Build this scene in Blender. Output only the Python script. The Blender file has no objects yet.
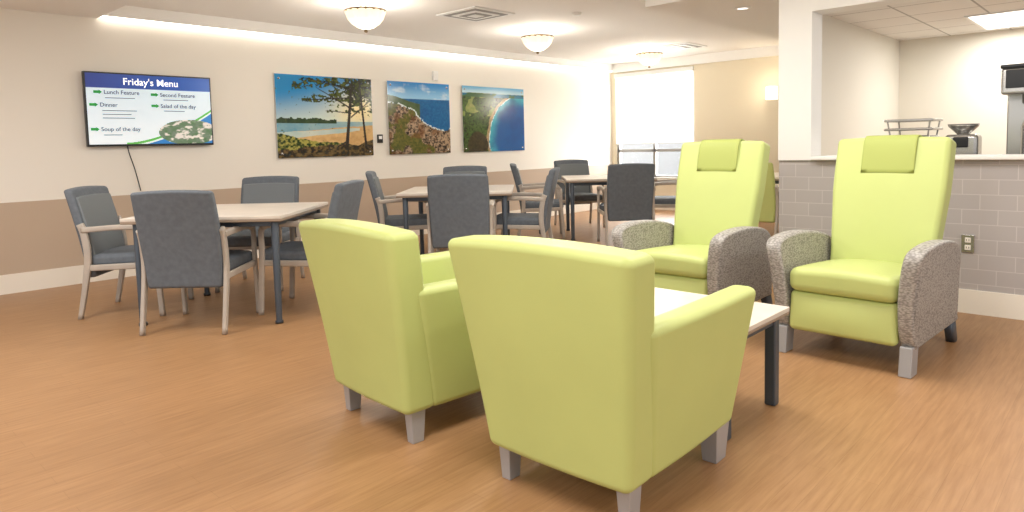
import bpy, math, random
import numpy as np
from mathutils import Vector, Matrix
random.seed(4)
D=bpy.data; S=bpy.context.scene
COL=S.collection

def lin(c):
    def f(v):
        v/=255.0
        return v/12.92 if v<=0.04045 else ((v+0.055)/1.055)**2.4
    return (f(c[0]),f(c[1]),f(c[2]),1.0)

# ------------------------------------------------------------ materials
def newmat(name):
    m=D.materials.new(name); m.use_nodes=True
    nt=m.node_tree; b=nt.nodes['Principled BSDF']
    return m,nt,b
def mat(name,rgb,rough=0.5,metal=0.0,var=0.0,vscale=8.0,bump=0.0,bscale=60.0,emit=None,estr=0.0,spec=None):
    m,nt,b=newmat(name); N=nt.nodes; L=nt.links
    b.inputs['Roughness'].default_value=rough
    b.inputs['Metallic'].default_value=metal
    if spec is not None: b.inputs['Specular IOR Level'].default_value=spec
    b.inputs['Base Color'].default_value=lin(rgb)
    tc=N.new('ShaderNodeTexCoord')
    if var>0:
        n=N.new('ShaderNodeTexNoise'); n.inputs['Scale'].default_value=vscale; n.inputs['Detail'].default_value=4
        L.new(tc.outputs['Object'],n.inputs['Vector'])
        r=N.new('ShaderNodeValToRGB')
        r.color_ramp.elements[0].position=0.3; r.color_ramp.elements[1].position=0.7
        r.color_ramp.elements[0].color=lin([v*(1-var) for v in rgb])
        r.color_ramp.elements[1].color=lin([min(255,v*(1+var)) for v in rgb])
        L.new(n.outputs['Fac'],r.inputs['Fac']); L.new(r.outputs['Color'],b.inputs['Base Color'])
    if bump>0:
        n2=N.new('ShaderNodeTexNoise'); n2.inputs['Scale'].default_value=bscale; n2.inputs['Detail'].default_value=2
        L.new(tc.outputs['Object'],n2.inputs['Vector'])
        bp=N.new('ShaderNodeBump'); bp.inputs['Strength'].default_value=bump; bp.inputs['Distance'].default_value=0.002
        L.new(n2.outputs['Fac'],bp.inputs['Height']); L.new(bp.outputs['Normal'],b.inputs['Normal'])
    if emit is not None:
        b.inputs['Emission Color'].default_value=lin(emit); b.inputs['Emission Strength'].default_value=estr
    return m

def floor_mat():
    m,nt,b=newmat('wood_vinyl'); N=nt.nodes; L=nt.links
    tc=N.new('ShaderNodeTexCoord')
    mp=N.new('ShaderNodeMapping'); mp.inputs['Scale'].default_value=(2.6,40,1)
    L.new(tc.outputs['Object'],mp.inputs['Vector'])
    n=N.new('ShaderNodeTexNoise'); n.inputs['Scale'].default_value=1.5; n.inputs['Detail'].default_value=6; n.inputs['Roughness'].default_value=0.6
    L.new(mp.outputs['Vector'],n.inputs['Vector'])
    r=N.new('ShaderNodeValToRGB')
    e=r.color_ramp.elements
    e[0].position=0.28; e[0].color=lin((152,112,75)); e[1].position=0.66; e[1].color=lin((173,133,93))
    L.new(n.outputs['Fac'],r.inputs['Fac'])
    br=N.new('ShaderNodeTexBrick'); br.offset=0.37
    br.inputs['Scale'].default_value=1.0; br.inputs['Brick Width'].default_value=0.95; br.inputs['Row Height'].default_value=0.08
    br.inputs['Mortar Size'].default_value=0.0010
    br.inputs['Color1'].default_value=(0.94,0.94,0.94,1); br.inputs['Color2'].default_value=(1,1,1,1); br.inputs['Mortar'].default_value=(0.78,0.76,0.73,1)
    L.new(tc.outputs['Object'],br.inputs['Vector'])
    mx=N.new('ShaderNodeMix'); mx.data_type='RGBA'; mx.blend_type='MULTIPLY'; mx.inputs[0].default_value=0.9
    L.new(r.outputs['Color'],mx.inputs[6]); L.new(br.outputs['Color'],mx.inputs[7])
    L.new(mx.outputs[2],b.inputs['Base Color'])
    b.inputs['Roughness'].default_value=0.38
    b.inputs['Specular IOR Level'].default_value=0.4
    return m

def plane_tile(name,ax,w,h,mort,c1,c2,cm,offset=0.5,rough=0.35):
    m,nt,b=newmat(name); N=nt.nodes; L=nt.links
    tc=N.new('ShaderNodeTexCoord'); sp=N.new('ShaderNodeSeparateXYZ'); cb=N.new('ShaderNodeCombineXYZ')
    L.new(tc.outputs['Object'],sp.inputs[0])
    L.new(sp.outputs[ax[0]],cb.inputs[0]); L.new(sp.outputs[ax[1]],cb.inputs[1])
    br=N.new('ShaderNodeTexBrick'); br.offset=offset
    br.inputs['Scale'].default_value=1.0; br.inputs['Brick Width'].default_value=w; br.inputs['Row Height'].default_value=h
    br.inputs['Mortar Size'].default_value=mort; br.inputs['Mortar Smooth'].default_value=0.1
    br.inputs['Color1'].default_value=lin(c1); br.inputs['Color2'].default_value=lin(c2); br.inputs['Mortar'].default_value=lin(cm)
    L.new(cb.outputs[0],br.inputs['Vector']); L.new(br.outputs['Color'],b.inputs['Base Color'])
    b.inputs['Roughness'].default_value=rough
    return m

def wall_split_mat():
    m,nt,b=newmat('wall_two_tone_paint'); N=nt.nodes; L=nt.links
    tc=N.new('ShaderNodeTexCoord'); sp=N.new('ShaderNodeSeparateXYZ'); L.new(tc.outputs['Object'],sp.inputs[0])
    gt=N.new('ShaderNodeMath'); gt.operation='GREATER_THAN'; gt.inputs[1].default_value=0.80
    L.new(sp.outputs[2],gt.inputs[0])
    mx=N.new('ShaderNodeMix'); mx.data_type='RGBA'
    mx.inputs[6].default_value=lin((190,170,149)); mx.inputs[7].default_value=lin((238,233,223))
    L.new(gt.outputs[0],mx.inputs[0]); L.new(mx.outputs[2],b.inputs['Base Color'])
    b.inputs['Roughness'].default_value=0.7
    return m

def pattern_mat():
    m,nt,b=newmat('grey_patterned_vinyl'); N=nt.nodes; L=nt.links
    tc=N.new('ShaderNodeTexCoord')
    mp=N.new('ShaderNodeMapping'); mp.inputs['Scale'].default_value=(65,65,130); L.new(tc.outputs['Object'],mp.inputs['Vector'])
    v=N.new('ShaderNodeTexVoronoi'); v.inputs['Scale'].default_value=1.0; v.feature='F1'; L.new(mp.outputs['Vector'],v.inputs['Vector'])
    r=N.new('ShaderNodeValToRGB'); e=r.color_ramp.elements
    e[0].position=0.2; e[0].color=lin((180,175,168)); e[1].position=0.75; e[1].color=lin((130,125,120))
    L.new(v.outputs['Distance'],r.inputs['Fac']); L.new(r.outputs['Color'],b.inputs['Base Color'])
    b.inputs['Roughness'].default_value=0.55
    return m

def vc_mat(name,rough=0.25,emit=0.0):
    m,nt,b=newmat(name); N=nt.nodes; L=nt.links
    a=N.new('ShaderNodeAttribute'); a.attribute_name='Col'
    L.new(a.outputs['Color'],b.inputs['Base Color']); b.inputs['Roughness'].default_value=rough
    if emit>0:
        L.new(a.outputs['Color'],b.inputs['Emission Color']); b.inputs['Emission Strength'].default_value=emit
    return m

M=dict(
 lime=mat('lime_vinyl',(189,199,124),0.45,var=0.012,vscale=3,bump=0.2,bscale=350,spec=.35),
 limed=mat('lime_headrest_cover',(168,177,98),0.55,bump=0.3,bscale=350,spec=.3),
 pat=pattern_mat(),
 silver=mat('silver_metal_leg',(170,170,172),0.4,metal=0.3),
 gun=mat('gunmetal_leg',(78,86,96),0.4,metal=0.3),
 grey=mat('charcoal_upholstery',(96,103,111),0.7,var=0.05,vscale=30,bump=0.4,bscale=300),
 greyl=mat('grey_front_upholstery',(114,120,124),0.7,bump=0.4,bscale=300),
 frame=mat('taupe_chair_frame',(178,168,157),0.4,var=0.04),
 top=mat('maple_laminate',(216,206,194),0.35,var=0.03,vscale=5),
 edge=mat('table_edge_band',(150,132,114),0.5),
 white=mat('white_paint',(240,238,234),0.6),
 base=mat('cream_baseboard',(240,233,220),0.5),
 ceil=mat('ceiling_paint',(240,237,232),0.85),
 crown=mat('crown_white',(250,249,246),0.6),
 wall2=wall_split_mat(),
 wallc=mat('cream_wall_paint',(232,222,198),0.7),
 kwall=mat('kitchen_wall_paint',(224,219,206),0.7),
 floor=floor_mat(),
 tile=plane_tile('grey_wall_tile',(1,2),0.2,0.1,0.0025,(182,175,172),(177,170,168),(200,194,191)),
 ctile=plane_tile('ceiling_tile',(0,1),0.6,0.6,0.01,(236,235,232),(232,230,227),(175,173,170),0.0,0.8),
 black=mat('black_plastic',(22,22,24),0.3),
 steel=mat('stainless_steel',(190,188,184),0.25,metal=0.8),
 plast=mat('white_plastic',(240,240,238),0.4),
 led=mat('led_glow',(255,250,240),0.5,emit=(255,246,232),estr=7.5),
 lamp=mat('frosted_lamp_glass',(246,234,214),0.4,emit=(255,236,206),estr=.75),
 lampc=mat('bright_lamp_glass',(255,248,235),0.4,emit=(255,244,225),estr=1.4),
 bronze=mat('lamp_bronze',(120,100,75),0.4,metal=0.6),
 troff=mat('troffer_glow',(255,252,246),0.5,emit=(255,250,242),estr=3.0),
 alum=mat('window_aluminium',(160,158,154),0.4,metal=0.2),
 frost=mat('grey_louver',(150,148,145),0.6),
)
def shade_mat():
    m,nt,b=newmat('roller_shade_fabric'); N=nt.nodes; L=nt.links
    t=N.new('ShaderNodeBsdfTranslucent'); t.inputs[0].default_value=(0.95,0.95,0.93,1)
    d=N.new('ShaderNodeBsdfDiffuse'); d.inputs[0].default_value=(0.95,0.94,0.92,1)
    mx=N.new('ShaderNodeMixShader'); mx.inputs[0].default_value=0.6
    L.new(d.outputs[0],mx.inputs[1]); L.new(t.outputs[0],mx.inputs[2])
    L.new(mx.outputs[0],N['Material Output'].inputs['Surface'])
    return m
def glass_mat():
    m,nt,b=newmat('window_glass'); N=nt.nodes; L=nt.links
    t=N.new('ShaderNodeBsdfTransparent'); g=N.new('ShaderNodeBsdfGlossy'); g.inputs['Roughness'].default_value=0.05
    mx=N.new('ShaderNodeMixShader'); mx.inputs[0].default_value=0.06
    L.new(t.outputs[0],mx.inputs[1]); L.new(g.outputs[0],mx.inputs[2])
    L.new(mx.outputs[0],N['Material Output'].inputs['Surface'])
    return m
M['shade']=shade_mat(); M['glass']=glass_mat()

# ------------------------------------------------------------ geometry
class Mesh:
    def __init__(s): s.v=[]; s.f=[]; s.m=[]; s.sm=[]; s.mats=[]
    def mi(s,k):
        if k not in s.mats: s.mats.append(k)
        return s.mats.index(k)
    def add(s,vf,k,mx=None,smooth=True):
        v,f=vf; o=len(s.v); i=s.mi(k)
        for p in v:
            p=Vector(p)
            if mx is not None: p=mx@p
            s.v.append(tuple(p))
        for q in f: s.f.append([a+o for a in q]); s.m.append(i); s.sm.append(smooth)
    def data(s,name):
        me=D.meshes.new(name); me.from_pydata(s.v,[],s.f)
        for k in s.mats: me.materials.append(M[k])
        me.polygons.foreach_set('material_index',s.m); me.polygons.foreach_set('use_smooth',s.sm)
        me.update(); return me
    def obj(s,name,loc=(0,0,0),rz=0,parent=None,wn=True):
        me=s.data(name); return place(name,me,loc,rz,parent,wn)
def place(name,me,loc=(0,0,0),rz=0,parent=None,wn=True):
    o=D.objects.new(name,me); COL.objects.link(o); o.location=loc; o.rotation_euler=(0,0,math.radians(rz))
    if parent: o.parent=parent
    if wn:
        w=o.modifiers.new('wn','WEIGHTED_NORMAL'); w.keep_sharp=False
    return o

def axis_samples(h,r,n,ns):
    inner=h-r; a=[]
    e=[inner+r*math.tan(math.radians(45*k/ns)) for k in range(ns,0,-1)] if r>0 else [h]
    a+= [-x for x in e]
    if inner>1e-6:
        a+= [ -inner+2*inner*i/n for i in range(n+1)]
    else: a+=[0.0]
    a+= e[::-1]
    return a
def rbox(c,size,r=0.01,n=1,ns=2,warp=None):
    hx,hy,hz=[s/2 for s in size]; r=min(r,hx,hy,hz)
    if isinstance(n,int): n=(n,n,n)
    A=[axis_samples(h,r,k,ns) for h,k in zip((hx,hy,hz),n)]
    H=(hx,hy,hz); vd={}; V=[]; F=[]
    def vid(p):
        k=(round(p[0],6),round(p[1],6),round(p[2],6))
        if k in vd: return vd[k]
        q=[max(-(h-r),min(h-r,x)) for x,h in zip(p,H)]
        d=Vector([a-b for a,b in zip(p,q)])
        if d.length>1e-9 and r>0: d=d.normalized()*r
        pos=Vector(q)+d
        if r==0: pos=Vector(p)
        pos=pos+Vector(c)
        if warp: pos=Vector(warp(pos.x,pos.y,pos.z))
        vd[k]=len(V); V.append(tuple(pos)); return vd[k]
    for ax in range(3):
        u,w=(ax+1)%3,(ax+2)%3
        for sg in (-1,1):
            U=A[u]; W=A[w]
            for i in range(len(U)-1):
                for j in range(len(W)-1):
                    q=[]
                    for (a,b) in ((i,j),(i+1,j),(i+1,j+1),(i,j+1)):
                        p=[0,0,0]; p[ax]=sg*H[ax]; p[u]=U[a]; p[w]=W[b]; q.append(vid(p))
                    if sg<0: q=q[::-1]
                    if len(set(q))==4: F.append(q)
    return V,F
def box(c,size):
    x,y,z=c; a,b,d=[s/2 for s in size]
    V=[(x+i*a,y+j*b,z+k*d) for i in(-1,1) for j in(-1,1) for k in(-1,1)]
    F=[(0,1,3,2),(4,6,7,5),(0,4,5,1),(2,3,7,6),(0,2,6,4),(1,5,7,3)]
    return V,F
def bb(x0,x1,y0,y1,z0,z1): return box(((x0+x1)/2,(y0+y1)/2,(z0+z1)/2),(x1-x0,y1-y0,z1-z0))
def sweep(pts,secs,side=(1,0,0),seg=12,p=4.0):
    s=Vector(side).normalized(); V=[];F=[]; P=[Vector(q) for q in pts]
    if not isinstance(secs,list): secs=[secs]*len(P)
    for i,q in enumerate(P):
        t=(P[min(i+1,len(P)-1)]-P[max(i-1,0)]).normalized()
        ss0=s if abs(t.dot(s))<.95 else Vector((0,1,0))
        nn=t.cross(ss0).normalized(); ss=nn.cross(t).normalized()
        w,h=secs[i]
        for k in range(seg):
            a=2*math.pi*(k+0.5)/seg; ca,sa=math.cos(a),math.sin(a)
            x=math.copysign(abs(ca)**(2/p),ca)*w/2; y=math.copysign(abs(sa)**(2/p),sa)*h/2
            V.append(tuple(q+ss*x+nn*y))
    for i in range(len(P)-1):
        for k in range(seg):
            k2=(k+1)%seg
            F.append((i*seg+k,i*seg+k2,(i+1)*seg+k2,(i+1)*seg+k))
    F.append(tuple(range(seg))[::-1]); F.append(tuple((len(P)-1)*seg+k for k in range(seg)))
    return V,F
def lathe(prof,c=(0,0,0),seg=32,rib=0,nr=16):
    V=[];F=[]
    for (r,z) in prof:
        for k in range(seg):
            a=2*math.pi*k/seg; rr=r*(1+rib*abs(math.cos(nr*a/2)))
            V.append((c[0]+rr*math.cos(a),c[1]+rr*math.sin(a),c[2]+z))
    for i in range(len(prof)-1):
        for k in range(seg):
            k2=(k+1)%seg; F.append((i*seg+k,i*seg+k2,(i+1)*seg+k2,(i+1)*seg+k))
    return V,F
def smoothpath(pts,n=6):
    P=[Vector(p) for p in pts]; out=[]
    for i in range(len(P)-1):
        p0=P[max(i-1,0)];p1=P[i];p2=P[i+1];p3=P[min(i+2,len(P)-1)]
        for k in range(n):
            t=k/n
            out.append(0.5*((2*p1)+(-p0+p2)*t+(2*p0-5*p1+4*p2-p3)*t*t+(-p0+3*p1-3*p2+p3)*t**3))
    out.append(P[-1]); return out
def prism(prof,x0,x1,warp=None,r=0.012):
    n=len(prof); cy=sum(p[0] for p in prof)/n; cz=sum(p[1] for p in prof)/n
    rings=[]
    def ring(x,ins):
        R=[]
        for i,(y,z) in enumerate(prof):
            a=prof[i-1]; b=prof[(i+1)%n]
            t=Vector((b[0]-a[0],b[1]-a[1])).normalized(); nn=Vector((t.y,-t.x))
            if nn.dot(Vector((cy-y,cz-z)))<0: nn=-nn
            R.append((x,y+nn.x*ins,z+nn.y*ins))
        return R
    K=4
    for k in range(K+1):
        a=math.pi/2*k/K; rings.append(ring(x0+r*(1-math.cos(a)),r*(1-math.sin(a))))
    for k in range(K+1):
        a=math.pi/2*k/K; rings.append(ring(x1-r*(1-math.sin(a)),r*(1-math.cos(a))))
    V=[p for R in rings for p in R]; F=[]
    for i in range(len(rings)-1):
        for k in range(n):
            k2=(k+1)%n; F.append((i*n+k,i*n+k2,(i+1)*n+k2,(i+1)*n+k))
    F.append(tuple(range(n))[::-1]); F.append(tuple((len(rings)-1)*n+k for k in range(n)))
    if warp: V=[warp(*p) for p in V]
    return V,F

# ------------------------------------------------------------ room shell
YW=7.27; XW=10.5; XH=5.37
def simple(name,vf,k,smooth=False):
    m=Mesh(); m.add(vf,k,smooth=smooth); return m.obj(name,wn=False)
simple('floor',bb(-3.5,11,-4,YW+.1,-0.1,0),'floor')
simple('wall_left',bb(-3.5,XW+.15,YW,YW+.15,0,2.8),'wall2')
wy0,wy1,wz0,wz1=5.60,7.18,0.55,2.42
m=Mesh()
m.add(bb(XW,XW+.15,2.2,wy0,0,2.8),'wallc',smooth=False)
m.add(bb(XW,XW+.15,wy1,YW,0,2.8),'wallc',smooth=False)
m.add(bb(XW,XW+.15,wy0,wy1,0,wz0),'wallc',smooth=False)
m.add(bb(XW,XW+.15,wy0,wy1,wz1,2.8),'wallc',smooth=False)
m.obj('wall_back',wn=False)
simple('baseboard_left',bb(-3.5,XW,YW-.012,YW,0,0.17),'base')
simple('baseboard_back',bb(XW-.012,XW,2.45,YW-.02,0,0.17),'base')
m=Mesh()
for y in (wy0,(wy0+wy1)/2-.02,wy1-.05): m.add(bb(XW+.04,XW+.10,y,y+.05,wz0,wz1),'alum',smooth=False)
for z in (wz0,1.02,wz1-.05): m.add(bb(XW+.04,XW+.10,wy0,wy1,z,z+.05),'alum',smooth=False)
m.add(bb(XW+.065,XW+.07,wy0,wy1,wz0,wz1),'glass',smooth=False)
m.add(bb(XW-.03,XW+.04,wy0,wy1,wz0,wz0+.02),'white',smooth=False)
m.obj('window_1',wn=False)
m=Mesh()
m.add(bb(XW-.012,XW-.008,wy0+.01,wy1-.01,1.18,2.42),'shade',smooth=False)
m.add(bb(XW-.05,XW-.001,wy0,wy1,2.37,2.44),'plast',smooth=False)
m.add(bb(XW-.016,XW-.004,wy0+.01,wy1-.01,1.165,1.185),'plast',smooth=False)
m.obj('roller_shade',wn=False)
m=Mesh()
m.add(bb(-3.5,2.1,-4,YW,2.48,2.9),'ceil',smooth=False)
m.add(bb(2.1,XW+.1,3.33,YW,2.62,2.9),'ceil',smooth=False)
m.add(bb(2.1,XH-.02,-4,3.33,2.62,2.9),'ceil',smooth=False)
m.obj('ceiling',wn=False)
m=Mesh()
m.add(bb(2.1,XW,YW-.07,YW,2.50,2.62),'crown',smooth=False)
m.add(bb(XW-.06,XW,3.33,YW-.07,2.47,2.62),'crown',smooth=False)
m.obj('trim_1',wn=False)
simple('led_cove_strip',bb(2.1,XW-.06,YW-.06,YW-.045,2.488,2.50),'led')
m=Mesh(); m.add(bb(XH-.02,XW,2.36,3.33,2.40,2.9),'ceil',smooth=False); m.add(bb(XH-.02,XH+.2,2.13,2.36,2.40,2.9),'ceil',smooth=False); m.obj('trim_2',wn=False)
simple('ceiling_kitchen',bb(XH+.2,XW,-4,2.36,2.40,2.9),'ctile')
m=Mesh(); m.add(bb(XH-.02,XH+.2,-4,1.88,2.15,2.9),'white',smooth=False)
m.add(bb(XH-.02,XH+.2,1.88,2.13,1.03,2.9),'white',smooth=False); m.obj('wall_header',wn=False)
simple('wall_side',bb(6.35,XW,2.35,2.45,0,2.4),'kwall')
simple('wall_kitchen',bb(9.77,9.87,-4,2.35,0,2.4),'kwall')
simple('wall_half',bb(XH,XH+.2,-4,2.13,0,1.03),'tile')
simple('baseboard_half',bb(XH-.012,XH,-4,2.13,0,0.16),'base')
m=Mesh(); m.add(rbox((XH+.12,-1.065,1.045),(.36,5.87,.028),.008),'white'); m.obj('counter_ledge')

# ------------------------------------------------------------ lounge chair
def lounge():
    m=Mesh()
    def ow(z): return 0.295+0.085*max(0,(z-.13))/.75
    def bw(x,y,z):
        u=x/0.295; t=max(0,(z-.13)/.75)
        yy=y-0.14*t**1.15+0.03*u*u*t+ (0.012*(1-u*u))*(-1 if y<-.26 else 0)
        zz=z+0.022*(1-u*u)*max(0,(t-.6)/.4)
        return (u*ow(z),yy,zz)
    m.add(rbox((0,-.265,.505),(.59,.15,.75),.03,n=(8,1,8),ns=3,warp=bw),'lime')
    for s in (-1,1):
        def aw(x,y,z,s=s):
            t=(z-.13)/.52; fy=(y+.2)/.5
            xo=ow(z)-.295
            w=(x-0.25)/.045
            x2=0.25+w*(.045+.012*t)+xo+ .006*math.sin(math.pi*min(1,max(0,fy)))
            yb=-.10*max(0,t)*max(0,1-fy*1.6) if fy<.6 else 0
            return (s*x2,y+.07*t*max(0,fy)+yb,z)
        v,f=rbox((.25,.085,.39),(.09,.60,.52),.03,n=(1,6,6),ns=3,warp=aw)
        if s<0: f=[q[::-1] for q in f]
        m.add((v,f),'lime')
    m.add(rbox((0,.06,.41),(.46,.58,.13),.045,n=(5,5,1),ns=3,warp=lambda x,y,z:(x,y,z+(.02*(1-(x/.23)**2) if z>.4 else 0))),'lime')
    m.add(rbox((0,.32,.24),(.44,.06,.21),.02,ns=2),'lime')
    m.add(rbox((0,.02,.2),(.45,.55,.12),.01),'lime')
    for sx in (-1,1):
        for sy,w in ((-1,.066),(1,.095)):
            cx=sx*.25; cy=-.27 if sy<0 else .32
            def lw(x,y,z,cx=cx,cy=cy):
                k=1-.25*(1-z/.14)
                return (cx+(x-cx)*k,cy+(y-cy)*k,z)
            m.add(rbox((cx,cy,.07),(w*.8,w*1.1,.14),.004,warp=lw),'silver')
    return m.data('lounge_chair')
LC=lounge()
place('lounge_chair',LC,(1.995,1.405,0),-90+1)
place('lounge_chair',LC,(1.97,2.38,0),-90-4)

# ------------------------------------------------------------ recliner
def recliner():
    m=Mesh()
    prof0=[(.36,.13),(.41,.20),(.435,.32),(.45,.45),(.46,.56),(.445,.615),(.38,.645),(.22,.658),(.05,.652),(-.12,.63),(-.26,.59),(-.36,.52),(-.41,.42),(-.42,.28),(-.40,.13)]
    P=[Vector((0,a,b)) for a,b in prof0]; sp=smoothpath(P,3); prof=[(p.y,p.z) for p in sp]
    for s in (-1,1):
        def w(x,y,z,s=s):
            t=max(0,(z-.30)/.36); o=.050*t*t
            k=1+.25*t**3
            return (s*(.315+(x-.315)*k+o),y,z)
        v,f=prism(prof,.278,.352,w,r=.018)
        if s<0: f=[q[::-1] for q in f]
        m.add((v,f),'pat')
        def lw(x,y,z,s=s): return (x,y+.02*(1-z/.15),z)
        m.add(rbox((s*.315,.355,.075),(.06,.10,.15),.006,warp=lw),'silver')
        m.add(sweep([(s*.315,-.37,.15),(s*.315,-.41,.07),(s*.315,-.44,.0)],[(.05,.10),(.05,.09),(.05,.08)]),'gun')
    def sw(x,y,z):
        u=x/.275; vv=(y-.08)/.34
        return (x,y,z+(.03*(1-u*u)*(1-vv*vv*.6) if z>.40 else 0)+.02*vv)
    m.add(rbox((0,.10,.405),(.55,.66,.13),.045,n=(6,6,1),ns=3,warp=sw),'lime')
    def fw(x,y,z):
        u=x/.275; t=(z-.25)/.1
        return (x,y+.02*(1-u*u)*(1-t*t)-.01*t,z)
    m.add(rbox((0,.375,.25),(.55,.07,.22),.03,n=(4,1,4),ns=3,warp=fw),'lime')
    m.add(rbox((0,.0,.25),(.5,.66,.18),.01),'lime')
    L=.84
    def bw(x,y,z):
        t=max(0,(z+.5*L)/L); u=x/.28
        wv=.278+.032*min(1,max(0,(t-.15)/.5))
        yy=y+(.02*math.sin(math.pi*min(1,max(0,t))) if y>0 else 0)*(1-u*u) -.035*t*t
        return (u*wv,yy,z+.008*(1-u*u)*t)
    rot=Matrix.Translation((0,-.30,.775))@Matrix.Rotation(math.radians(13),4,'X')
    m.add(rbox((0,0,0),(.56,.14,L),.028,n=(6,1,8),ns=3,warp=bw),'lime',rot)
    cov=[(.098,L/2-.22),(.097,L/2-.12),(.088,L/2-.03),(.06,L/2+.010),(.0,L/2+.016),(-.07,L/2+.008),(-.108,L/2-.03),(-.115,L/2-.12)]
    cp=[Vector((0,a-.035,b)) for a,b in cov]
    cp=smoothpath(cp,3)
    m.add(sweep([tuple(p) for p in cp],(.29,.010),seg=12,p=8),'limed',rot)
    m.add(rbox((0,-.30,.34),(.53,.10,.30),.02),'lime')
    return m.data('recliner')
RC=recliner()
place('recliner',RC,(4.16,1.14,0),90-3)
place('recliner',RC,(4.16,2.20,0),90+1)

# ------------------------------------------------------------ coffee table
m=Mesh()
tx,ty=.29,.80
m.add(rbox((0,0,.437),(2*tx,2*ty,.022),.004),'top')
m.add(rbox((0,0,.420),(2*tx,2*ty,.014),.004),'edge')
for a in(-1,1):
    m.add(rbox((a*(tx-.05),0,.392),(.03,2*ty-.14,.045),.004),'gun')
    m.add(rbox((0,a*(ty-.06),.392),(2*tx-.1,.03,.045),.004),'gun')
    for b in(-1,1):
        m.add(rbox((a*(tx-.05),b*(ty-.06),.206),(.05,.05,.412),.008),'gun')
m.obj('coffee_table',(2.74,1.95,0),0)

# ------------------------------------------------------------ dining table
def dtable():
    m=Mesh(); h=.555
    m.add(rbox((0,0,.749),(2*h,2*h,.022),.004),'top')
    m.add(rbox((0,0,.729),(2*h,2*h,.02),.005),'edge')
    for a in(-1,1):
        m.add(rbox((a*(h-.08),0,.70),(.025,2*h-.16,.04),.004),'gun')
        m.add(rbox((0,a*(h-.08),.70),(2*h-.16,.025,.04),.004),'gun')
        for b in(-1,1):
            x,y=a*(h-.075),b*(h-.075)
            m.add(sweep([(x,y,0),(x,y,.02),(x,y,.021),(x,y,.72)],[(.055,.055),(.055,.055),(.042,.042),(.055,.055)],seg=16,p=2),'gun')
    return m.data('dining_table')
DT=dtable()
def dchair(fab,side=None):
    m=Mesh()
    for s in(-1,1):
        x=s*.275
        rear=smoothpath([(x,-.315,0),(x,-.27,.22),(x,-.235,.44),(x,-.25,.62),(x,-.275,.70)],4)
        m.add(sweep([tuple(p) for p in rear],[(.030,.034+.016*min(1,p.z/.44)) for p in rear]),'frame')
        front=smoothpath([(x,.265,0),(x,.25,.25),(x,.235,.45),(x,.235,.60),(x,.215,.645),(x,.15,.665),(x,-.02,.668),(x,-.18,.66),(x,-.262,.655)],5)
        m.add(sweep([tuple(p) for p in front],[(.030+.018*(1 if p.z>.64 else 0),.040) for p in front]),'frame')
        m.add(sweep([(x,-.24,.375),(x,.24,.385)],(.024,.045)),'frame')
    m.add(sweep([(-.27,.235,.38),(.27,.235,.38)],(.045,.022),side=(0,0,1)),'frame')
    m.add(rbox((0,.02,.425),(.515,.50,.085),.03,n=(4,4,1),ns=3,warp=lambda x,y,z:(x,y,z+(.012*(1-(x/.26)**2) if z>.43 else 0)+.01*y)),fab)
    def bw(x,y,z):
        t=max(0,(z-.30)/.63); u=x/.26
        yy=y-.115*t**1.5 - .02*(1-u*u)*t
        return (u*(.25+.018*math.sin(math.pi*t*.7)),yy,z+.012*(1-u*u)*max(0,t-.5)*2)
    m.add(rbox((0,-.235,.625),(.52,.065,.65),.022,n=(6,1,8),ns=3,warp=bw),fab)
    if side:
        m.add(rbox((0,-.198,.66),(.47,.02,.46),.01,n=(6,1,8),ns=2,warp=bw),side)
    return m.data('dining_chair')
DC=dchair('grey','greyl'); DG=dchair('lime')
ang=42.0
fv=Vector((math.cos(math.radians(ang)),math.sin(math.radians(ang)))); rv=Vector((fv.y,-fv.x))
tabs={'A':Vector((2.31,5.06)),'B':Vector((4.75,5.2)),'C':Vector((7.3,5.15))}
for k,c in tabs.items(): place('dining_table',DT,(c.x,c.y,0),ang-90)
def ch(p,head,me=DC): place('dining_chair',me,(p[0],p[1],0),head-90)
A=tabs['A'];B=tabs['B'];C=tabs['C']
def off(c,f,r): q=c+fv*f+rv*r; return (q.x,q.y)
ch((1.95,4.82),ang)
ch(off(A,.04,-.78),ang-90+6)
ch(off(A,.86,-.17),ang+180)
ch(off(A,.02,.54),ang+90-4)
ch(off(B,-.80,.10),ang)
ch(off(B,.12,-.58),ang-90+8)
ch(off(B,.84,-.04),ang+180)
ch(off(B,0,.64),ang+90-8)
ch((6.75,4.5),ang+4)
ch((7.85,4.60),ang+90)
ch((7.80,5.98),ang+195)
ch((6.66,5.72),ang-90)
place('dining_table',DT,(8.3,3.30,0),0)
ch((7.45,3.15),0,DG)

# ------------------------------------------------------------ ceiling lamps
def pend():
    m=Mesh()
    prof=[(.0,-.155),(.03,-.15),(.08,-.13),(.13,-.095),(.165,-.05),(.182,.0),(.192,.015),(.186,.02),(.178,.005),(.160,-.045),(.115,-.088),(.06,-.122),(.0,-.135)]
    m.add(lathe(prof[2:-2],(0,0,.15),96,.06,16),'lamp'); m.add(lathe(prof[:3],(0,0,.15)),'lampc')
    m.add(lathe([(.188,.158),(.197,.165),(.203,.175),(.197,.182),(.186,.176)],(0,0,0),48),'bronze')
    m.add(lathe([(.0,-.03),(.014,-.024),(.02,-.01),(.012,.0),(.03,.008)],(0,0,-.005),16),'bronze')
    m.add(sweep([(0,0,.0),(0,0,.25)],(.014,.014),seg=10,p=2),'bronze')
    for k in range(3):
        a=2*math.pi*k/3; m.add(sweep([(.19*math.cos(a),.19*math.sin(a),.17),(.02*math.cos(a),.02*math.sin(a),.24)],(.008,.008),side=(0,0,1),seg=8,p=2),'bronze')
    m.add(lathe([(.075,.265),(.075,.25),(.06,.24),(.0,.235)]),'white')
    return m.data('ceiling_light')
PL=pend()
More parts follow.
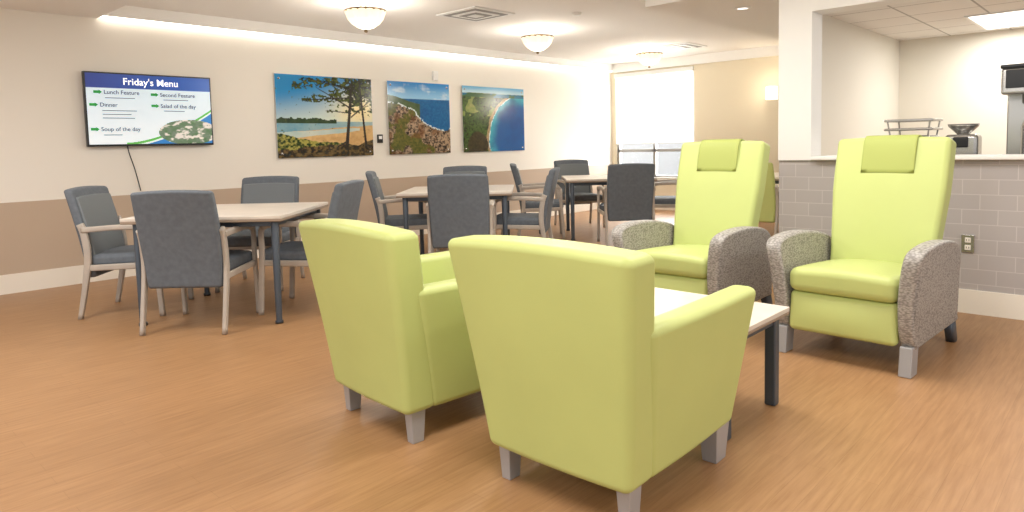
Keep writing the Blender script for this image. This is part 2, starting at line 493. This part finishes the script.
for i,x in enumerate((3.95,6.5,9.1)):
    place('ceiling_light',PL,(x,5.6,2.355),0)
    l=D.lights.new('bulb','POINT'); l.energy=24; l.color=(1,.92,.80); l.shadow_soft_size=.06
    o=D.objects.new('ceiling_bulb',l); o.location=(x,5.6,2.50); COL.objects.link(o)
    # light given off downward by the frosted bowl
    l=D.lights.new('bowl_glow','POINT'); l.energy=20; l.color=(1,.94,.85); l.shadow_soft_size=.15
    o=D.objects.new('bowl_glow',l); o.location=(x,5.6,2.0); COL.objects.link(o)
def diff(x,y,z,s=.3):
    m=Mesh()
    m.add(bb(-s,s,-s,s,-.012,0),'plast',smooth=False)
    for i,k in enumerate((.82,.62,.42,.22)):
        m.add(bb(-s*k,s*k,-s*k,s*k,-.016-.004*i,-.012-.004*i),'frost' if i%2==0 else 'plast',smooth=False)
    m.obj('ceiling_air_vent',(x,y,z),0,wn=False)
diff(5.2,5.35,2.62); diff(9.3,5.2,2.62)
m=Mesh(); m.add(lathe([(.0,-.03),(.04,-.03),(.055,-.01),(.055,0)]),'plast'); me=m.data('smoke_detector')
place('smoke_detector',me,(6.0,4.6,2.62))
m=Mesh(); m.add(lathe([(.0,-.004),(.05,-.004)]),'troff'); m.add(lathe([(.05,-.004),(.055,-.012),(.075,-.008),(.08,0)]),'plast'); me=m.data('recessed_downlight')
for x in (6.07,8.0):
    place('recessed_downlight',me,(x,2.75,2.40))
    l=D.lights.new('downlight','SPOT'); l.energy=40; l.spot_size=math.radians(120); l.spot_blend=.6; l.color=(1,.95,.87); l.shadow_soft_size=.06
    o=D.objects.new('downlight',l); o.location=(x,2.75,2.38); COL.objects.link(o)
def troffer(x,y,z,w,d,e):  # shared by the kitchen panels and the added fill panels
    m=Mesh(); m.add(bb(-w/2,w/2,-d/2,d/2,-.008,0),'troff',smooth=False)
    for a in(-1,1):
        m.add(bb(a*w/2-.015,a*w/2+.015,-d/2-.015,d/2+.015,-.015,0),'plast',smooth=False)
        m.add(bb(-w/2,w/2,a*d/2-.015,a*d/2+.015,-.015,0),'plast',smooth=False)
    m.obj('ceiling_light_panel',(x,y,z),0,wn=False)
    l=D.lights.new('panel_light','AREA'); l.shape='RECTANGLE'; l.size=w; l.size_y=d; l.energy=e; l.color=(1,.985,.955)
    o=D.objects.new('panel_light',l); o.location=(x,y,z-.03); COL.objects.link(o)
troffer(8.9,1.1,2.40,1.2,.6,36)
troffer(7.0,.2,2.40,1.2,.6,30)
for (x,y,z) in ((.6,1.2,2.48),(.6,4.6,2.48),(-1.8,1.5,2.48),(-1.8,4.6,2.48),(3.4,1.2,2.62),(3.6,3.0,2.62),(.6,-1.6,2.48),(3.4,-1.6,2.62)):
    troffer(x,y,z,1.2,.6,37)  # added fill lights out of view, dressed as ceiling panels to brighten the foreground

# ------------------------------------------------------------ wall sconce
m=Mesh()
m.add(lathe([(.0,-.10),(.085,-.10),(.09,-.09),(.09,.09),(.085,.10),(.0,.10)],(0,0,0),24),'lampc')
m.add(bb(.06,.11,-.05,.05,-.08,.08),'bronze',smooth=False)
m.obj('wall_sconce',(XW-.11,4.24,1.90))
l=D.lights.new('sconce_bulb','POINT'); l.energy=8; l.color=(1,.85,.65); l.shadow_soft_size=.08
o=D.objects.new('sconce_bulb',l); o.location=(XW-.26,4.24,1.95); COL.objects.link(o)

# ------------------------------------------------------------ pictures / screen
def fbm(u,v,sc,seed=0,octs=5):
    r=np.random.RandomState(seed); out=np.zeros_like(u); amp=1;tot=0
    for o in range(octs):
        n=int(sc*2**o)+3
        g=r.rand(n*2+3,n*2+3)
        x=u*sc*2**o; y=v*sc*2**o
        x=np.clip(x,0,2*n); y=np.clip(y,0,2*n)
        xi=x.astype(int); yi=y.astype(int); xf=x-xi; yf=y-yi
        xf=xf*xf*(3-2*xf); yf=yf*yf*(3-2*yf)
        a=g[yi,xi]*(1-xf)+g[yi,xi+1]*xf; b=g[yi+1,xi]*(1-xf)+g[yi+1,xi+1]*xf
        out+=amp*(a*(1-yf)+b*yf); tot+=amp; amp*=.55
    return out/tot
def L3(c): return np.array(lin(c)[:3])
def mixc(a,b,t):
    t=np.clip(np.asarray(t,dtype=float),0,1)[...,None]; return a*(1-t)+b*t
def sst(a,b,x): t=np.clip((x-a)/(b-a),0,1); return t*t*(3-2*t)
def canvas(w,h,fn,res):
    nx=int(w*res); ny=int(h*res)
    u,v=np.meshgrid(np.linspace(0,1,nx+1),np.linspace(0,1,ny+1))
    col=fn(u,v)
    verts=np.stack([u*w,np.zeros_like(u),v*h],-1).reshape(-1,3)
    idx=np.arange((nx+1)*(ny+1)).reshape(ny+1,nx+1)
    f=np.stack([idx[:-1,:-1],idx[:-1,1:],idx[1:,1:],idx[1:,:-1]],-1).reshape(-1,4)
    me=D.meshes.new('print'); me.from_pydata(verts.tolist(),[],f.tolist())
    a=me.color_attributes.new('Col','FLOAT_COLOR','POINT')
    c=np.concatenate([np.clip(col.reshape(-1,3),0,1),np.ones((verts.shape[0],1))],1).astype(np.float32)
    a.data.foreach_set('color',c.ravel()); me.update(); return me
def seg(u,v,x0,y0,x1,y1,w0,w1,asp):
    px=(u-x0)*asp; py=v-y0; dx=(x1-x0)*asp; dy=y1-y0; l2=dx*dx+dy*dy
    t=np.clip((px*dx+py*dy)/l2,0,1); d=np.hypot(px-t*dx,py-t*dy)
    return d<(w0+(w1-w0)*t)
def W(c,mask,col): return np.where(mask[...,None],col,c)
def pic1(u,v):
    n=fbm(u,v,6,1); n2=fbm(u,v,22,2); n3=fbm(u,v,45,5,3)
    c=mixc(L3((206,222,214)),L3((36,134,194)),sst(.44,.95,v+.26*(.6-u)))
    sun=np.exp(-(((u-.85)/.25)**2+((v-.58)/.25)**2)); c=mixc(c,L3((255,232,166)),sun*.85)
    water=mixc(L3((172,192,186)),L3((90,150,176)),n+.5*(.5-u)+.3*(n3-.5)); sand=mixc(L3((228,192,132)),L3((180,138,86)),n2)
    c=W(c,v<.44,water)
    c=W(c,v<.33+.10*(u-.3)+.03*(n-.5),sand)
    c=W(c,(np.abs(v-.26-.10*u)<.045*(1-.7*u)+.02*(n-.5))&(u<.85),mixc(L3((225,222,200)),L3((140,184,192)),n))
    isl=(v>.415)&(v<.45+.06*n2-.05*np.abs(u-.25))&(u<.60); c=W(c,isl,mixc(L3((22,44,30)),L3((56,80,44)),n3))
    fg=v<.13+.17*(1-u)**2+.10*(n-.5)+.08*sst(.7,1,u); c=W(c,fg,mixc(L3((30,54,20)),L3((166,160,74)),sst(.35,.7,n3)))
    dark=fg&(v<.09+.08*(n2-.5)+.12*u); c=W(c,dark,mixc(L3((24,22,16)),L3((112,90,52)),sst(.3,.75,n3)))
    asp=1.36
    tr=seg(u,v,.70,.10,.78,.95,.026,.014,asp)|seg(u,v,.92,.1,.86,1,.018,.010,asp)|seg(u,v,.78,.6,.40,.86,.010,.004,asp)|seg(u,v,.79,.75,.25,.70,.009,.003,asp)|seg(u,v,.76,.5,.98,.72,.009,.004,asp)|seg(u,v,.8,.85,.30,.97,.008,.003,asp)|seg(u,v,.76,.55,.50,.58,.007,.003,asp)|seg(u,v,.72,.2,.6,.12,.012,.006,asp)
    dens=np.exp(-((u-.88)/.34)**2)*sst(.40,.8,v)
    fol=(n3*.6+n2*.4)+dens*.40>.73
    fol|=(np.abs(v-(.93-.14*np.abs(u-.55)))<.11*n2)&(u>.16)&(n3+.25*n2>.56)
    fol|=(np.abs(v-.72-.06*(n-.5))<.07*n2+.005)&(u>.24)&(n3>.45)
    fol|=(np.abs(v-.575)<.04*n2)&(u>.48)&(n3>.5)
    c=W(c,fol,mixc(L3((16,30,14)),L3((84,96,40)),sst(.4,.8,n3)))
    c=W(c,tr,L3((34,24,18)))
    return c
def pic2(u,v):
    n=fbm(u,v,5,11); n2=fbm(u,v,24,12); n3=fbm(u,v,50,15,3)
    c=mixc(L3((150,200,232)),L3((40,130,200)),sst(.76,1,v))
    c=mixc(c,L3((225,236,240)),sst(.5,.7,fbm(u,v*2.5,5,88))*.6)
    sea=mixc(L3((10,68,128)),L3((34,116,170)),n3); c=W(c,v<.77,sea)
    hill=(v<.81-.12*sst(0,.6,u)+.03*(n-.5))&(v>.5)&(u<.5); c=W(c,hill,mixc(L3((36,62,42)),L3((92,112,70)),n2))
    ed=.70-.34*sst(.12,.80,u)+.12*(n-.5)+.06*(n2-.5)
    rock=mixc(L3((40,34,32)),L3((176,150,122)),sst(.34,.66,n3*.6+n2*.4)); grass=mixc(L3((42,60,26)),L3((124,118,54)),n3)
    land=mixc(rock,grass,sst(.50,.58,n+.20*(.6-u)))
    rust=mixc(L3((70,44,28)),L3((140,94,56)),n3); land=mixc(land,rust,sst(.55,.64,fbm(u,v,8,77))*.7)
    c=W(c,v<ed,land)
    c=W(c,(np.abs(v-ed)<.010)&(n2>.46),L3((220,232,232)))
    return c
def pic3(u,v):
    n=fbm(u,v,5,21); n2=fbm(u,v,24,22); n3=fbm(u,v,50,25,3)
    c=mixc(L3((16,38,18)),L3((72,100,44)),sst(.3,.72,n3*.6+n*.4))
    c=W(c,(fbm(u,v,9,31,2)>.62)&(v>.55),mixc(L3((104,132,60)),L3((160,158,96)),n2))
    d=np.hypot((u-.92)*1.2,(v-.20)*.92)-(.64+.06*(n-.5))+.10*sst(.6,1,v)*(u<.5)
    c=W(c,np.abs(d)<.026,mixc(L3((204,178,132)),L3((110,84,58)),n3))
    sea=mixc(L3((70,186,200)),L3((8,88,158)),sst(0,.20,-d)); sea=mixc(sea,L3((10,60,124)),sst(.45,.8,n)*.5+.15*n3)
    c=W(c,d<-.02,sea)
    c=W(c,(np.abs(d+.026)<.008)&(n2>.4),L3((225,240,240)))
    c=W(c,(v>.84)&(v<.90+.02*(n2-.5)),mixc(L3((40,110,142)),L3((60,98,62)),(n>.5)*1.0)); c=W(c,v>.90+.02*(n-.5),mixc(L3((190,220,232)),L3((100,172,214)),sst(.9,1,v)))
    isl=np.hypot((u-.22)*1.3,v-.10)-.20-.08*(n-.5); c=W(c,isl<0,mixc(L3((18,24,14)),L3((76,66,42)),n3))
    return c
M['print']=vc_mat('photo_print',0.2)
def picture(x0,x1,z0,z1,fn):
    e=D.objects.new('landscape_picture',None); COL.objects.link(e); e.location=(x0,YW-.03,z0)
    w=x1-x0;h=z1-z0
    me=canvas(w,h,fn,300); me.materials.append(M['print'])
    p=D.objects.new('print',me); COL.objects.link(p); p.parent=e; p.location=(0,-.0012,0)
    m=Mesh(); m.add(bb(0,w,0,.006,0,h),'plast',smooth=False)
    for a in(.05,w-.05):
        for b in(.05,h-.05):
            m.add(sweep([(a,-.006,b),(a,.03,b)],(.024,.024),seg=12,p=2),'steel')
    m.obj('panel',parent=e,wn=False)
picture(3.84,5.15,1.11,2.07,pic1)
picture(5.40,6.47,1.11,2.07,pic2)
picture(6.72,8.04,1.11,2.07,pic3)

# ---- television
def tvfn(u,v):
    c=mixc(L3((226,236,242)),L3((190,214,230)),v*.8)
    head=v>.80; c=W(c,head,mixc(L3((16,44,130)),L3((22,84,172)),u))
    d=v-(.02+.50*np.clip((u-.28)/.72,0,1)**1.7)
    c=W(c,(d<0)&(u>.28),L3((92,178,76)))
    c=W(c,(d<-.035)&(u>.28),L3((225,240,235)))
    c=W(c,(d<-.06)&(u>.32),L3((40,120,190)))
    e=((u-.80)/.26)**2+((v-.17)/.19)**2
    n=fbm(u,v,30,41,3); n2=fbm(u,v,20,42,3)
    food=mixc(mixc(L3((60,110,50)),L3((120,130,120)),n),L3((235,225,220)),sst(.5,.66,n2)*.8)
    return W(c,e<1,food)
tv=D.objects.new('television',None); COL.objects.link(tv); tv.location=(1.93,YW-.07,1.275)
tw,th=1.17,.70
m=Mesh(); m.add(rbox((tw/2,.02,th/2),(tw,.045,th),.006),'black'); m.add(bb(.35,.8,.04,.069,.2,.5),'black',smooth=False)
m.obj('case',parent=tv)
M['screen']=vc_mat('screen_image',0.3,0.4)
me=canvas(tw-.03,th-.035,tvfn,230); me.materials.append(M['screen'])
p=D.objects.new('screen',me); COL.objects.link(p); p.parent=tv; p.location=(.015,-.0045,.02)
M['txt_w']=mat('text_white',(255,255,255),.5,emit=(255,255,255),estr=.8)
M['txt_b']=mat('text_navy',(16,34,76),.5,emit=(16,34,76),estr=.2)
M['txt_g']=mat('mark_green',(30,150,60),.5,emit=(30,150,60),estr=.3)
def text(s,x,z,size,k,align='LEFT',y=-.007,bold=0.0):
    c=D.curves.new('text','FONT'); c.body=s; c.size=size; c.align_x=align; c.offset=bold
    c.materials.append(M[k]); o=D.objects.new('lettering',c); COL.objects.link(o); o.parent=tv
    o.location=(x,y,z); o.rotation_euler=(math.pi/2,0,0)
text("Friday's Menu",tw/2,.588,.092,'txt_w','CENTER',bold=.0008)
m=Mesh()
items=[("Lunch Feature",.16,.495),("Dinner",.12,.375),("Soup of the day",.12,.145),("Second Feature",.66,.485),("Salad of the day",.66,.375)]
for s,x,z in items:
    text(s,x,z,.054,'txt_b',bold=.0004)
    m.add(bb(x-.085,x-.035,-.0065,-.006,z+.005,z+.03),'txt_g',smooth=False)
    m.add(([(x-.04,-.0066,z-.004),(x-.012,-.0066,z+.017),(x-.04,-.0066,z+.038)],[(0,1,2)]),'txt_g',smooth=False)
for x,z,w in ((.17,.455,.26),(.14,.335,.30),(.14,.30,.25),(.14,.265,.28),(.14,.105,.16),(.69,.45,.24),(.69,.34,.2)):
    m.add(bb(x,x+w,-.0065,-.006,z,z+.007),'greyl',smooth=False)
m.obj('menu_marks',parent=tv,wn=False)
m=Mesh(); cb=smoothpath([(.35,.05,.05),(.36,.04,-.06),(.40,.035,-.22),(.44,.05,-.40),(.45,.06,-.44)],6)
m.add(sweep([tuple(p) for p in cb],(.010,.010),seg=8,p=2),'black'); m.obj('power_cable',parent=tv)

m=Mesh(); m.add(rbox((0,0,0),(.09,.04,.13),.01),'plast'); m.add(rbox((0,-.02,.02),(.05,.02,.04),.008),'glass'); m.obj('fire_alarm_strobe',(6.23,YW-.021,2.18))
m=Mesh(); m.add(rbox((0,0,0),(.08,.025,.11),.006),'black'); m.add(rbox((0,-.012,.015),(.05,.006,.04),.002),'plast'); m.obj('thermostat',(5.27,YW-.014,1.32))
m=Mesh(); m.add(rbox((0,0,0),(.01,.075,.12),.003),'steel')
for z in(-.025,.025):
    m.add(rbox((-.005,0,z),(.006,.034,.034),.003),'base')
    for y in(-.007,.007): m.add(bb(-.009,-.0075,y-.0015,y+.0015,z-.006,z+.006),'black',smooth=False)
m.obj('electrical_outlet',(XH-.006,.86,.47))

# ------------------------------------------------------------ kitchen things
m=Mesh(); m.add(bb(XH+.55,XH+1.25,-3,1.85,0,.88),'white',smooth=False); m.add(bb(XH+.52,XH+1.28,-3,1.87,.88,.92),'steel',smooth=False); m.obj('kitchen_counter',wn=False)
m=Mesh()
m.add(rbox((0,0,.15),(.34,.30,.26),.02),'steel'); m.add(rbox((0,0,.33),(.38,.34,.02),.008),'steel'); m.add(rbox((0,0,.40),(.36,.34,.02),.006),'steel')
for a in(-1,1):
    for b in(-1,1):
        m.add(sweep([(a*.15,b*.13,.27),(a*.17,b*.15,.41)],(.012,.012),seg=8,p=2),'steel')
        m.add(sweep([(a*.14,b*.12,.0),(a*.14,b*.12,.03)],(.03,.03),seg=8,p=2),'black')
m.add(rbox((-.175,0,.18),(.01,.2,.1),.004),'black'); m.obj('conveyor_toaster',(6.2,1.38,.92))
m=Mesh()
m.add(rbox((0,0,.14),(.20,.22,.28),.03),'steel'); m.add(lathe([(.04,.28),(.10,.34),(.105,.36),(.0,.36)]),'steel'); m.add(rbox((-.1,0,.22),(.03,.10,.08),.01),'black'); m.obj('coffee_grinder',(6.25,1.05,.92))
# coffee brewer: base, rear column, overhanging head, insulated dispenser
m=Mesh()
m.add(rbox((0,0,.02),(.42,.40,.04),.008),'black')
m.add(rbox((.12,0,.38),(.16,.38,.72),.015),'steel')
m.add(rbox((-.02,0,.655),(.40,.40,.19),.02),'steel')
m.add(rbox((-.225,0,.67),(.012,.34,.13),.005),'black')
m.add(rbox((-.02,0,.762),(.41,.41,.03),.01),'black')
m.add(lathe([(.09,.56),(.085,.50),(.05,.47),(.0,.47)],(-.08,0,0),24),'black')
m.add(lathe([(.0,.04),(.085,.04),(.09,.06),(.09,.33),(.075,.37),(.04,.39),(.0,.40)],(-.08,0,0),28),'steel')
m.add(lathe([(.04,.39),(.05,.42),(.03,.44),(.0,.445)],(-.08,0,0),20),'black')
m.add(sweep([(-.17,0,.14),(-.20,0,.14),(-.20,0,.10)],(.02,.02),side=(0,1,0),seg=10,p=2),'black')
m.obj('coffee_maker',(6.3,.60,.92))

# ------------------------------------------------------------ outside & world
sl=D.lights.new('window_daylight','AREA'); sl.shape='RECTANGLE'; sl.size=3.2; sl.size_y=3.0; sl.energy=800; sl.color=(.95,.98,1)
o=D.objects.new('window_daylight',sl); o.location=(XW+1.6,6.4,1.7); o.rotation_euler=(0,math.radians(90),0); COL.objects.link(o)
w=D.worlds.new('World'); S.world=w; w.use_nodes=True
bg=w.node_tree.nodes['Background']; bg.inputs[0].default_value=(.95,.98,1.0,1); bg.inputs[1].default_value=0.9

# ------------------------------------------------------------ camera (from the two wall vanishing points)
cy=195.0; v1=(1149.0,130.0); v2=(-215.0,162.0)
f=math.sqrt(-((v1[0]-512)*(v2[0]-512)+(v1[1]-cy)*(v2[1]-cy)))
d1=Vector((v1[0]-512,cy-v1[1],-f)).normalized(); d2=Vector((v2[0]-512,cy-v2[1],-f)).normalized(); d3=d1.cross(d2).normalized()
cam=D.cameras.new('camera'); co=D.objects.new('camera',cam); COL.objects.link(co)
cam.sensor_width=36; cam.lens=f/1024*36; cam.shift_y=-(256-cy)/1024; cam.clip_start=.05
R=Matrix((d1,d2,d3)).to_4x4()
co.matrix_world=Matrix.Translation((0,0,1.2))@R
S.camera=co
try:
    S.view_settings.view_transform='Standard'
except Exception as e: print(e)
